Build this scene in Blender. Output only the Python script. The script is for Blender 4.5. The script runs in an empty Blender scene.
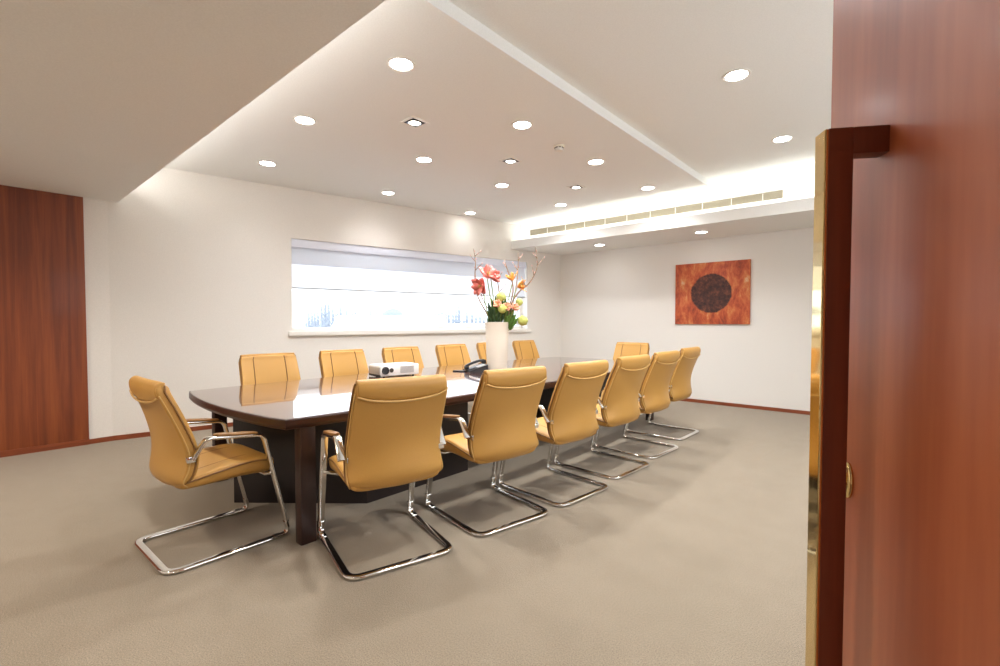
import bpy, bmesh, math, random
from mathutils import Vector, Matrix
S = bpy.context.scene
COL = S.collection
PI = math.pi
rnd = random.Random(7)

# ------------------------------------------------------------------ materials
def nt(name):
    m = bpy.data.materials.new(name); m.use_nodes = True
    t = m.node_tree; b = t.nodes['Principled BSDF']
    return m, t, b
def N(t, kind, **kw):
    n = t.nodes.new(kind)
    for k, v in kw.items():
        if k in n.inputs: n.inputs[k].default_value = v
        else: setattr(n, k, v)
    return n
def ramp(t, stops):
    r = t.nodes.new('ShaderNodeValToRGB'); e = r.color_ramp.elements
    while len(e) < len(stops): e.new(0.5)
    for i, (p, c) in enumerate(stops):
        e[i].position = p; e[i].color = (*c, 1)
    return r
def lin(r, g, b):
    f = lambda c: (c/255/12.92) if c/255 <= .04045 else ((c/255+.055)/1.055)**2.4
    return (f(r), f(g), f(b))
def simple(name, col, rough=.5, metal=0., bump=0., bscale=200., coat=0., spec=None):
    m, t, b = nt(name)
    tc = N(t, 'ShaderNodeTexCoord')
    n = N(t, 'ShaderNodeTexNoise', Scale=bscale, Detail=3.)
    t.links.new(tc.outputs['Object'], n.inputs['Vector'])
    r = ramp(t, [(0.3, tuple(c*.965 for c in col)), (0.7, tuple(min(1, c*1.03) for c in col))])
    t.links.new(n.outputs['Fac'], r.inputs['Fac']); t.links.new(r.outputs['Color'], b.inputs['Base Color'])
    b.inputs['Roughness'].default_value = rough; b.inputs['Metallic'].default_value = metal
    if coat: b.inputs['Coat Weight'].default_value = coat; b.inputs['Coat Roughness'].default_value = .05
    if spec is not None: b.inputs['Specular IOR Level'].default_value = spec
    if bump:
        bp = N(t, 'ShaderNodeBump', Strength=bump, Distance=.002)
        t.links.new(n.outputs['Fac'], bp.inputs['Height']); t.links.new(bp.outputs['Normal'], b.inputs['Normal'])
    return m
def wood(name, stops, scale=(9, 9, .7), rough=.3, coat=0., wave=0.):
    m, t, b = nt(name)
    tc = N(t, 'ShaderNodeTexCoord'); mp = N(t, 'ShaderNodeMapping'); mp.inputs['Scale'].default_value = scale
    t.links.new(tc.outputs['Object'], mp.inputs['Vector'])
    n = N(t, 'ShaderNodeTexNoise', Scale=1.0, Detail=5., Roughness=.55, Distortion=.6)
    t.links.new(mp.outputs['Vector'], n.inputs['Vector'])
    n2 = N(t, 'ShaderNodeTexNoise', Scale=9.0, Detail=3.)
    t.links.new(mp.outputs['Vector'], n2.inputs['Vector'])
    mx = N(t, 'ShaderNodeMath', operation='MULTIPLY_ADD'); mx.inputs[1].default_value = .22; 
    t.links.new(n2.outputs['Fac'], mx.inputs[0]); t.links.new(n.outputs['Fac'], mx.inputs[2])
    r = ramp(t, stops); t.links.new(mx.outputs[0], r.inputs['Fac']); t.links.new(r.outputs['Color'], b.inputs['Base Color'])
    b.inputs['Roughness'].default_value = rough
    if coat: b.inputs['Coat Weight'].default_value = coat; b.inputs['Coat Roughness'].default_value = .06
    return m
def emit(name, col, s):
    m, t, b = nt(name)
    b.inputs['Base Color'].default_value = (*col, 1)
    b.inputs['Emission Color'].default_value = (*col, 1); b.inputs['Emission Strength'].default_value = s
    return m

M = {}
M['wall'] = simple('warm_white_paint', lin(233, 229, 223), .75, bump=.04, bscale=120)
M['ceil'] = simple('ceiling_paint', lin(237, 238, 236), .8, bump=.03, bscale=120)
M['white'] = simple('white_lacquer', lin(235, 232, 226), .35)
M['blindbox'] = simple('white_blind_box', lin(230, 236, 252), .5)
M['chrome'] = simple('chrome', (.82, .81, .79), .07, 1.0)
M['brass'] = simple('polished_brass', lin(234, 208, 150), .06, 1.0)
M['leather'] = simple('tan_leather', lin(191, 144, 73), .42, bump=.10, bscale=260, spec=.45)
M['piping'] = simple('leather_piping', lin(132, 92, 44), .45, bump=.08, bscale=300)
M['pipe_light'] = simple('light_leather_piping', lin(208, 168, 100), .42)
M['pad'] = simple('brown_arm_pad', lin(140, 98, 48), .4, bump=.08, bscale=200)
M['black'] = simple('black_plastic', lin(28, 28, 32), .35)
M['dark'] = simple('dark_metal', lin(52, 48, 46), .45)
M['grey'] = simple('grey_plastic', lin(168, 166, 164), .4)
M['silver'] = simple('silver_plastic', lin(190, 184, 174), .35, .3)
M['ceramic'] = simple('cream_ceramic', lin(236, 228, 212), .35, coat=.3)
M['vent'] = simple('vent_metal', lin(150, 142, 124), .55)
M['cream'] = simple('cream_plastic', lin(236, 232, 216), .45)
M['twig'] = simple('twig_bark', lin(150, 122, 98), .8, bump=.3, bscale=90)
M['stem'] = simple('green_stem', lin(128, 140, 70), .6)
M['red'] = simple('coral_petal', lin(238, 136, 124), .6)
M['orange'] = simple('orange_petal', lin(248, 172, 84), .6)
M['peach'] = simple('peach_petal', lin(240, 172, 140), .6)
M['bud'] = simple('pale_pink_bud', lin(236, 196, 190), .7)
M['lime'] = simple('lime_bloom', lin(196, 204, 112), .8, bump=.6, bscale=80)
M['leaf'] = simple('green_leaf', lin(92, 130, 52), .55)
M['darkleaf'] = simple('dark_leaf', lin(52, 76, 38), .55)
M['door'] = wood('cherry_veneer', [(.36, lin(134, 64, 36)), (.56, lin(158, 80, 46)), (.8, lin(184, 106, 66))], (5.5, 5.5, .32), .42, .08)
M['door'].node_tree.nodes['Principled BSDF'].inputs['Coat Roughness'].default_value = .18
M['panel'] = wood('red_brown_panel', [(.36, lin(92, 38, 14)), (.56, lin(122, 56, 22)), (.8, lin(146, 76, 32))], (13, 13, .45), .5, .04)
M['handle'] = wood('dark_cherry', [(.36, lin(92, 42, 28)), (.6, lin(106, 50, 34)), (.8, lin(118, 60, 40))], (14, 14, 1.2), .4, .1)
M['base'] = wood('baseboard_wood', [(.36, lin(112, 54, 28)), (.6, lin(130, 64, 34)), (.8, lin(144, 74, 42))], (3, 3, 30), .45)
M['table'] = wood('dark_walnut', [(.36, lin(58, 28, 18)), (.6, lin(76, 38, 24)), (.8, lin(92, 50, 32))], (7, .6, 7), .2, 1.)
M['table'].node_tree.nodes['Principled BSDF'].inputs['Coat IOR'].default_value = 1.75; M['table'].node_tree.nodes['Principled BSDF'].inputs['Coat Roughness'].default_value = .03
M['leg'] = wood('dark_walnut_leg', [(.36, lin(36, 20, 17)), (.6, lin(46, 25, 20)), (.8, lin(54, 30, 23))], (12, 12, 1), .4)
M['edge'] = wood('dark_walnut_edge', [(.36, lin(44, 24, 17)), (.6, lin(56, 30, 21)), (.8, lin(68, 38, 26))], (3, 3, 20), .32)
M['pedestal'] = simple('dark_pedestal', lin(42, 34, 34), .35)
M['lamp'] = emit('downlight_lamp', (1., .97, .92), 14.)
M['spot_lamp'] = emit('spot_lamp', (1., .95, .88), 5.)

def carpet():
    m, t, b = nt('beige_carpet')
    tc = N(t, 'ShaderNodeTexCoord')
    n1 = N(t, 'ShaderNodeTexNoise', Scale=190., Detail=3.); n2 = N(t, 'ShaderNodeTexNoise', Scale=7., Detail=4.)
    n3 = N(t, 'ShaderNodeTexVoronoi', Scale=260.)
    for n in (n1, n2, n3): t.links.new(tc.outputs['Object'], n.inputs['Vector'])
    r1 = ramp(t, [(.3, lin(124, 111, 94)), (.7, lin(164, 150, 130))]); t.links.new(n1.outputs['Fac'], r1.inputs['Fac'])
    r2 = ramp(t, [(.35, (.95, .945, .94)), (.65, (1., 1., 1.))]); t.links.new(n2.outputs['Fac'], r2.inputs['Fac'])
    mx = N(t, 'ShaderNodeMix', data_type='RGBA', blend_type='MULTIPLY'); mx.inputs[0].default_value = 1.
    t.links.new(r1.outputs['Color'], mx.inputs[6]); t.links.new(r2.outputs['Color'], mx.inputs[7])
    t.links.new(mx.outputs[2], b.inputs['Base Color'])
    b.inputs['Roughness'].default_value = .95; b.inputs['Specular IOR Level'].default_value = .12
    b.inputs['Sheen Weight'].default_value = .25; b.inputs['Sheen Roughness'].default_value = .5
    bp = N(t, 'ShaderNodeBump', Strength=.5, Distance=.004); t.links.new(n3.outputs['Distance'], bp.inputs['Height'])
    t.links.new(bp.outputs['Normal'], b.inputs['Normal'])
    return m
M['carpet'] = carpet()

def glass(name, tint):
    m = bpy.data.materials.new(name); m.use_nodes = True; t = m.node_tree; t.nodes.clear()
    o = N(t, 'ShaderNodeOutputMaterial'); mix = N(t, 'ShaderNodeMixShader'); 
    tr = N(t, 'ShaderNodeBsdfTransparent'); tr.inputs[0].default_value = (*tint, 1)
    gl = N(t, 'ShaderNodeBsdfGlossy', Roughness=.02)
    mix.inputs[0].default_value = .05; t.links.new(tr.outputs[0], mix.inputs[1]); t.links.new(gl.outputs[0], mix.inputs[2])
    t.links.new(mix.outputs[0], o.inputs[0]); return m
M['glass'] = glass('tinted_window_glass', (.62, .645, .67)); M['clear_glass'] = glass('clear_window_glass', (.95, .965, .98))
def blind(name, col, transl, transp):
    m = bpy.data.materials.new(name); m.use_nodes = True; t = m.node_tree; t.nodes.clear()
    o = N(t, 'ShaderNodeOutputMaterial'); a = N(t, 'ShaderNodeMixShader'); c = N(t, 'ShaderNodeMixShader')
    d = N(t, 'ShaderNodeBsdfDiffuse'); d.inputs[0].default_value = (*col, 1)
    l = N(t, 'ShaderNodeBsdfTranslucent'); l.inputs[0].default_value = (*col, 1)
    tr = N(t, 'ShaderNodeBsdfTransparent')
    a.inputs[0].default_value = transl; c.inputs[0].default_value = transp
    t.links.new(d.outputs[0], a.inputs[1]); t.links.new(l.outputs[0], a.inputs[2])
    t.links.new(a.outputs[0], c.inputs[1]); t.links.new(tr.outputs[0], c.inputs[2]); t.links.new(c.outputs[0], o.inputs[0])
    return m
M['blind'] = blind('sheer_blind_fabric', (.86, .87, .9), .5, .35)
M['blind_dense'] = blind('dense_blind_fabric', (.82, .87, .95), .16, 0.)

# ------------------------------------------------------------------ mesh helpers
class MB:
    def __init__(s): s.bm = bmesh.new(); s.mi = 0
    def face(s, vs):
        try: f = s.bm.faces.new(vs)
        except ValueError: return
        f.material_index = s.mi; f.smooth = True; return f
    def box(s, x0, x1, y0, y1, z0, z1, bev=0., mat=None):
        b = bmesh.new()
        vs = [b.verts.new((x, y, z)) for x in (x0, x1) for y in (y0, y1) for z in (z0, z1)]
        for q in ((0,1,3,2),(4,6,7,5),(0,4,5,1),(2,3,7,6),(0,2,6,4),(1,5,7,3)): b.faces.new([vs[i] for i in q])
        if bev: bmesh.ops.bevel(b, geom=b.edges[:], offset=bev, segments=2, profile=.6, affect='EDGES')
        s.merge(b, mat); return s
    def merge(s, b, mat=None):
        if mat is not None: bmesh.ops.transform(b, matrix=mat, verts=b.verts)
        bmesh.ops.recalc_face_normals(b, faces=b.faces)
        mp = {v: s.bm.verts.new(v.co) for v in b.verts}
        for f in b.faces:
            g = s.face([mp[v] for v in f.verts])
        b.free()
    def rings(s, rings, closed=False, caps=True):
        R = [[s.bm.verts.new(p) for p in r] for r in rings]; n = len(R[0])
        last = len(R) if closed else len(R)-1
        for i in range(last):
            a, c = R[i], R[(i+1) % len(R)]
            for j in range(n): s.face([a[j], a[(j+1) % n], c[(j+1) % n], c[j]])
        if caps and not closed: s.face(R[0][::-1]); s.face(R[-1])
        return s
    def sweep(s, pts, section, wd=None, closed=False, caps=True, scale=None):
        pts = [Vector(p) for p in pts]; n = len(pts); rings = []; w = None
        for i, p in enumerate(pts):
            a = pts[i-1] if (i > 0 or closed) else p; c = pts[(i+1) % n] if (i < n-1 or closed) else p
            t = (c-a)
            if t.length < 1e-9: t = Vector((0, 0, 1))
            t.normalize()
            if wd is not None: w = Vector(wd[i])
            elif w is None:
                w = Vector((0, 0, 1)) if abs(t.z) < .9 else Vector((1, 0, 0))
            w = (w - t*w.dot(t)); w.normalize(); b = t.cross(w)
            k = scale[i] if scale else 1.
            rings.append([p + (w*x + b*y)*k for x, y in section])
        return s.rings(rings, closed, caps)
    def tube(s, pts, r, seg=8, closed=False, scale=None):
        return s.sweep(pts, [(r*math.cos(2*PI*k/seg), r*math.sin(2*PI*k/seg)) for k in range(seg)], closed=closed, scale=scale)
    def lathe(s, prof, seg=32, c=(0, 0, 0)):
        return s.rings([[(c[0]+r*math.cos(2*PI*k/seg), c[1]+r*math.sin(2*PI*k/seg), c[2]+z) for k in range(seg)] for r, z in prof])
    def poly(s, pts, z0, z1):
        return s.rings([[(x, y, z) for x, y in pts] for z in (z0, z1)])
    def build(s, name, mats, parent=None, sub=0, auto=None):
        bmesh.ops.recalc_face_normals(s.bm, faces=s.bm.faces)
        me = bpy.data.meshes.new(name); s.bm.to_mesh(me); s.bm.free()
        for m in (mats if isinstance(mats, (list, tuple)) else [mats]): me.materials.append(m)
        if auto is not None:
            try: me.set_sharp_from_angle(angle=math.radians(auto))
            except Exception: pass
        o = bpy.data.objects.new(name, me); COL.objects.link(o); o.parent = parent
        if sub:
            d = o.modifiers.new('smooth', 'SUBSURF'); d.levels = sub; d.render_levels = sub
        return o
def rrect(w, h, r, k=3):
    o = []
    for cx, cy, a in ((w/2-r, h/2-r, 0), (-w/2+r, h/2-r, 90), (-w/2+r, -h/2+r, 180), (w/2-r, -h/2+r, 270)):
        for i in range(k+1):
            t = math.radians(a+90*i/k); o.append((cx+r*math.cos(t), cy+r*math.sin(t)))
    return o
def fillet(pts, rad, seg=6):
    pts = [Vector(p) for p in pts]; out = [pts[0]]
    for i in range(1, len(pts)-1):
        a, p, c = pts[i-1], pts[i], pts[i+1]; r = rad[i] if isinstance(rad, (list, tuple)) else rad
        u = (a-p).normalized(); v = (c-p).normalized(); ang = u.angle(v)
        d = min(r/math.tan(ang/2), (a-p).length*.48, (c-p).length*.48); p0 = p+u*d; p1 = p+v*d
        for k in range(seg+1):
            t = k/seg; out.append(p0*(1-t)**2 + p*2*t*(1-t) + p1*t*t)
    out.append(pts[-1]); return out
def spline(pts, n=6):
    P = [Vector(p) for p in pts]; P = [P[0]*2-P[1]] + P + [P[-1]*2-P[-2]]; o = []
    for i in range(1, len(P)-2):
        for k in range(n):
            t = k/n; a, b, c, d = P[i-1:i+3]
            o.append(.5*((2*b)+(c-a)*t+(2*a-5*b+4*c-d)*t*t+(3*b-a-3*c+d)*t**3))
    o.append(P[-2]); return o
def tag(o, label=None, cat=None, group=None, kind=None):
    for k, v in (('label', label), ('category', cat), ('group', group), ('kind', kind)):
        if v: o[k] = v
    return o
def empty(name, loc=(0, 0, 0), rz=0.):
    o = bpy.data.objects.new(name, None); COL.objects.link(o); o.location = loc; o.rotation_euler = (0, 0, rz)
    o.empty_display_size = .1; return o
def copy_tree(o, parent=None):
    c = o.copy(); COL.objects.link(c); c.parent = parent
    for ch in [x for x in bpy.data.objects if x.parent == o]: copy_tree(ch, c)
    return c
def struct(name, mb, mat, label=None, parent=None):
    o = mb.build(name, mat, parent)
    for p in o.data.polygons: p.use_smooth = False
    return tag(o, label, None, None, 'structure')

# ------------------------------------------------------------------ room
ZS, ZC, ZR = 2.556, 3.007, 3.09          # soffits, main ceiling, raised ceiling
XL, YW = -6.463, 7.65
KX, KY = XL, 1.06; QX, QY = -5.141, YW
tv = Vector((QX-KX, QY-KY, 0)); LW = tv.length; tv.normalize(); nv = Vector((tv.y, -tv.x, 0))
WM = Matrix(((tv.x, -nv.x, 0, KX), (tv.y, -nv.y, 0, KY), (0, 0, 1, 0), (0, 0, 0, 1)))   # local x along the window wall, local y outwards
XR, YF = 1.6, -1.7
struct('floor', MB().box(-6.75, XR+.1, YF-.1, YW+.15, -.12, 0), M['carpet'], 'beige grey cut pile carpet')
struct('wall_left', MB().box(XL-.15, XL, YF-.1, KY, 0, 3.2), M['wall'], 'warm white wall beside the wood panel')
wb = MB(); WX0, WX1, WZ0, WZ1 = 1.835, 5.876, 1.15, 2.362
wb.box(0, WX0, 0, .3, 0, 3.2, mat=WM); wb.box(WX1, LW+.1, 0, .3, 0, 3.2, mat=WM)
wb.box(WX0, WX1, 0, .3, 0, WZ0, mat=WM); wb.box(WX0, WX1, 0, .3, WZ1, 3.2, mat=WM)
struct('wall_window', wb, M['wall'], 'warm white wall around the long window')
struct('wall_back', MB().box(QX-.4, XR+.1, YW, YW+.15, 0, 3.4), M['wall'], 'pale wall behind the red painting')
rw = MB(); rw.box(XR, XR+.25, YF-.1, 1.3, 0, 3.4); rw.box(XR, XR+.25, 5.3, YW, 0, 3.4); rw.box(XR, XR+.25, 1.3, 5.3, 0, 1.4); rw.box(XR, XR+.25, 1.3, 5.3, 2.45, 3.4)
struct('wall_right', rw, M['wall'])
w2 = empty('window_2', (XR, 3.3, 0)); tag(w2, None, None, None, 'structure')
f2 = MB()
for y in (-2., -.70, .66, 1.94): f2.box(.12, .18, y, y+.06, 1.4, 2.45)
f2.box(.12, .18, -2., 2., 1.4, 1.46); f2.box(.12, .18, -2., 2., 2.39, 2.45)
f2.build('window_frame', M['white'], w2, auto=30)
MB().box(.14, .155, -1.98, 1.98, 1.43, 2.42).build('pane', M['clear_glass'], w2, auto=30)
struct('wall_front', MB().box(XL, XR, YF-.1, YF, 0, 3.2), M['wall'])
struct('ceiling_soffit', MB().box(XL-.1, XR, YF, 1.143, ZS, 3.2), M['ceil'], 'low ceiling soffit over the entrance side')
YE = 6.42
mc = MB(); mc.box(-4.573, -2.01, 1.143, YE, ZC, ZR+.03); mc.box(-6.7, -4.573, 1.143, 6.66, ZC, ZR+.03)
struct('ceiling', mc, M['ceil'], 'lower white ceiling panel over the table')
rc = MB(); rc.box(-2.01, XR, 1.143, YE, ZR, ZR+.1)
struct('ceiling_raised', rc, M['ceil'], 'raised strip of white ceiling')
cv = MB(); cv.box(-4.7, XR, 6.0, 6.75, 3.38, 3.45); cv.box(-4.7, XR, 5.95, 6.0, 3.1, 3.45)
cv.box(-4.75, -4.7, 5.95, 6.75, 3.1, 3.45); cv.box(XR-.05, XR, 6, 6.65, ZR, 3.4)
struct('ceiling_cove', cv, M['ceil'], 'white recess of the ceiling light cove')
bk = MB(); bk.box(-5.6, XR, 6.451, YW, ZS, 2.62); bk.box(-5.6, XR, 6.451, 6.475, 2.62, 2.70); bk.box(-5.6, XR, 6.651, YW, 2.62, 3.45)
struct('ceiling_bulkhead', bk, M['ceil'], 'white bulkhead over the painting wall')
bb = .05
struct('baseboard_left', MB().box(XL, XL+.014, .86, KY, 0, bb), M['base'], 'thin red brown baseboard')
struct('baseboard_window', MB().box(0, LW, -.014, 0, 0, bb, mat=WM), M['base'], 'thin red brown baseboard under the window')
struct('baseboard_back', MB().box(QX-.1, XR, YW-.014, YW, 0, bb), M['base'], 'thin red brown baseboard under the painting')
# wood wall panel on the left
wp = empty('wall_panel', (XL, -.4, 0)); tag(wp, 'dark red brown wood panel on the left wall', None, None, 'structure')
p = struct('panel_board', MB().box(0, .022, -1.28, 1.262, .06, ZS), M['panel'], None, wp)
p = struct('panel_plinth', MB().box(0, .026, -1.28, 1.264, 0, .06), M['base'], None, wp)

# window
win = empty('window_1', KX and (KX, KY, 0)); win.matrix_world = WM; tag(win, 'long low white window looking out on snowy roofs', None, None, 'structure')
wf = MB(); D0 = .16
wf.box(WX0, WX1, D0, D0+.06, WZ0, WZ0+.05); wf.box(WX0, WX1, D0, D0+.06, 2.255, WZ1)
wf.box(WX0, WX0+.03, D0, D0+.06, WZ0, WZ1); wf.box(WX1-.05, WX1, D0, D0+.06, WZ0, WZ1)
o = wf.build('window_frame', M['white'], win)
for q in o.data.polygons: q.use_smooth = False
o = MB().box(WX0+.02, WX1-.04, D0+.02, D0+.035, WZ0+.04, 2.26).build('pane', M['glass'], win)
o = MB().box(1.785, 5.935, -.045, .16, 1.092, 1.152, .006).build('window_sill', M['white'], win, auto=40)
# roller blind
rb = empty('roller_blind', (0, 0, 0)); rb.matrix_world = WM @ Matrix.Translation((WX0, .05, 1.7))
tag(rb, 'white roller blind half lowered in the window with thin bottom bar', 'blind')
LB = WX1-WX0
MB().box(.004, LB-.01, -.03, .035, .553, .661, .004).build('cassette', M['blindbox'], rb, auto=40)
MB().box(.01, LB-.02, 0, .004, .333, .56).build('header_fabric', M['blind_dense'], rb, auto=40)
MB().box(.01, LB-.02, .004, .006, .03, .34).build('sheer_fabric', M['blind'], rb, auto=40)
MB().tube([(.01, .003, .022), (LB-.02, .003, .022)], .009, 8).build('bottom_bar', M['grey'], rb)

# ------------------------------------------------------------------ door near the camera
E0 = Vector((-.131, 1.142, 0)); U = Vector((-.518, .855, 0)).normalized(); NN = Vector((-U.y, U.x, 0))
DM = Matrix(((U.x, NN.x, 0, E0.x), (U.y, NN.y, 0, E0.y), (0, 0, 1, 0), (0, 0, 0, 1)))  # local x towards the free edge, local y out of the face
door = empty('door_1'); door.matrix_world = DM; tag(door, 'open cherry wood door with dark pull handle', None, None, 'structure')
o = MB().box(-.92, 0, -.045, 0, .008, 2.5, .002).build('door_leaf', M['door'], door, auto=30)
hd = MB()
hx0, hx1 = -.187, -.1555
hz0, hz1 = .42, 1.594
hd.box(hx0, hx1, .051, .088, hz0, hz1, .0025); hd.box(hx0, hx1, -.001, .0515, hz1-.043, hz1, .0025); hd.box(hx0, hx1, -.001, .0515, hz0, hz0+.043, .0025)
ho = hd.build('door_handle', M['handle'], door, auto=40); ho['label'] = 'long dark wood pull handle'
o = MB().box(hx0+.0006, hx1+.004, .0875, .0935, hz0, hz1-.001, .0022).build('brass_strip', M['brass'], ho, auto=8); o['label'] = 'polished brass strip along the handle'
es = MB()
def oval(a, b, y, n=28): return [(a*math.cos(2*PI*k/n), y, b*math.sin(2*PI*k/n)) for k in range(n)]
es.rings([oval(.0165, .033, -.001), oval(.0165, .033, .003), oval(.0145, .031, .006), oval(.008, .022, .0075)])
eo = es.build('lock_escutcheon', M['brass'], door); eo.location = (-.091, 0, .990); eo['label'] = 'oval brass lock plate'
o = MB().rings([[(.006*math.cos(2*PI*k/16), y, .006*math.sin(2*PI*k/16)-.006) for k in range(16)] for y in (.006, .0125)]).build('key_cylinder', M['brass'], eo, auto=40)
struct('wall_door', MB().box(.40, XR, .22, .34, 0, ZS), M['wall'])
jm = MB(); jm.box(.355, .40, .20, .36, 0, ZS)
struct('trim_1', jm, M['door'], 'wood door jamb')

# ------------------------------------------------------------------ table
TY0, TY1 = 1.16, 6.05
def tx(y): return -3.43 + .02*(y-1.16)
def outline(inset):
    pts = []; YM = (TY0+TY1)/2; HL = (TY1-TY0)/2
    def half(y): return .84 + .10*(1-((y-YM)/HL)**2)
    n = 28
    side = [(half(TY0+(TY1-TY0)*k/n), TY0+(TY1-TY0)*k/n) for k in range(n+1)]
    R = [(tx(y)+h, y) for h, y in side]; L = [(tx(y)-h, y) for h, y in side][::-1]
    def end(a, b, bow):
        return [(a[0]+(b[0]-a[0])*k/12, a[1]+(b[1]-a[1])*k/12+bow*4*(k/12)*(1-k/12)) for k in range(1, 12)]
    raw = R + end(R[-1], L[0], .085) + L + end(L[-1], R[0], -.085)
    V = [Vector((x, y, 0)) for x, y in raw]; n = len(V); out = []
    for i in range(n):
        a, c = V[i-1], V[(i+1) % n]; t = (c-a).normalized(); nn = Vector((-t.y, t.x, 0))
        q = V[i]; 
        if (V[i]-V[i-1]).angle(c-V[i]) > .5: q = V[i]*.84 + (a+c)*.08
        out.append((q+nn*inset))
    return out
table = empty('conference_table', (-3.38, 3.6, 0))
tag(table, 'long boat shaped dark walnut conference table with glossy top', 'table')
def rel(mb): bmesh.ops.translate(mb.bm, vec=(3.38, -3.6, 0), verts=mb.bm.verts); return mb
TZ = .737
tp = MB(); tp.rings([[(p.x, p.y, z) for p in outline(i)] for i, z in ((.02, .676), (.012, .680), (.0, .700), (0, .729), (.003, .7345), (.010, TZ))], caps=False)
tp.rings([[(p.x, p.y, z) for p in outline(i)] for i, z in ((.05, .676), (.02, .676))], caps=False)
tp.mi = 1; tp.rings([[(p.x, p.y, z) for p in outline(i)] for i, z in ((.010, TZ), (.03, TZ))], caps=False)
tp.bm.faces.new([tp.bm.verts.new((p.x, p.y, TZ)) for p in outline(.03)]).material_index = 1
tp.bm.faces.new([tp.bm.verts.new((p.x, p.y, .676)) for p in outline(.05)][::-1])
bmesh.ops.remove_doubles(tp.bm, verts=tp.bm.verts, dist=1e-5)
rel(tp).build('tabletop', [M['edge'], M['table']], table, auto=25)
pd = [(-3.59, 1.25), (-2.87, 1.86), (-2.87, 2.86), (-3.60, 2.86)]
rel(MB().poly(pd, 0, .675)).build('pedestal', M['pedestal'], table, auto=30)
pd2 = [(-3.6, 6.0), (-2.87, 5.4), (-2.87, 4.85), (-3.66, 4.85)]
rel(MB().poly(pd2, 0, .675)).build('pedestal', M['pedestal'], table, auto=30)
for lx, ly in ((-2.635, 1.30), (-4.19, 1.36), (-2.56, 5.88), (-4.06, 5.80)):
    rel(MB().box(lx-.036, lx+.036, ly-.046, ly+.046, 0, .676, .006)).build('leg', M['leg'], table, auto=30)

# ------------------------------------------------------------------ chair
FY = -.305
Cp = [(.010,.966),(-.012,.969),(-.032,.950),(-.033,.915),(-.014,.85),(.010,.76),(.028,.67),(.033,.59),(.024,.52),(.018,.475),(.028,.43),(.064,.392),(.14,.380),(.25,.380)]
Ep = [(.014,.960),(-.006,.962),(-.023,.943),(-.016,.905),(.020,.825),(.058,.735),(.092,.645),(.110,.57),(.101,.505),(.082,.463),(.082,.436),(.106,.414),(.165,.400),(.25,.392)]
Wp = [.226,.238,.246,.250,.253,.255,.257,.260,.264,.265,.259,.246,.230,.212]
Tc = [.03,.045,.055,.058,.06,.06,.06,.06,.055,.05,.035,.02,.015,.012]
US = [-1,-.985,-.93,-.8,-.6,-.3,0,.3,.6,.8,.93,.985,1]
def back_pt(i, u):
    m = abs(u)**2.4; f = Cp[i][0]*(1-m)+Ep[i][0]*m; z = Cp[i][1]*(1-m)+Ep[i][1]*m
    return Vector((u*Wp[i], f+FY, z))
def back_nrm(i, u):
    a = back_pt(max(0, i-1), u); c = back_pt(min(len(Cp)-1, i+1), u); t = (c-a); return Vector((0, -t.z, t.y)).normalized()
IT = [(.016, .965), (.027, .957), (.031, .938)]
def inner_pt(i, u):
    if i < 3:
        m = abs(u)**2.4; return Vector((u*Wp[i], IT[i][0]+(Ep[i][0]-Cp[i][0])*m+FY, IT[i][1]-.004*m))
    k = Tc[i]*(1.12-.14*abs(u)**4); return back_pt(i, u)+back_nrm(i, u)*k
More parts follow.
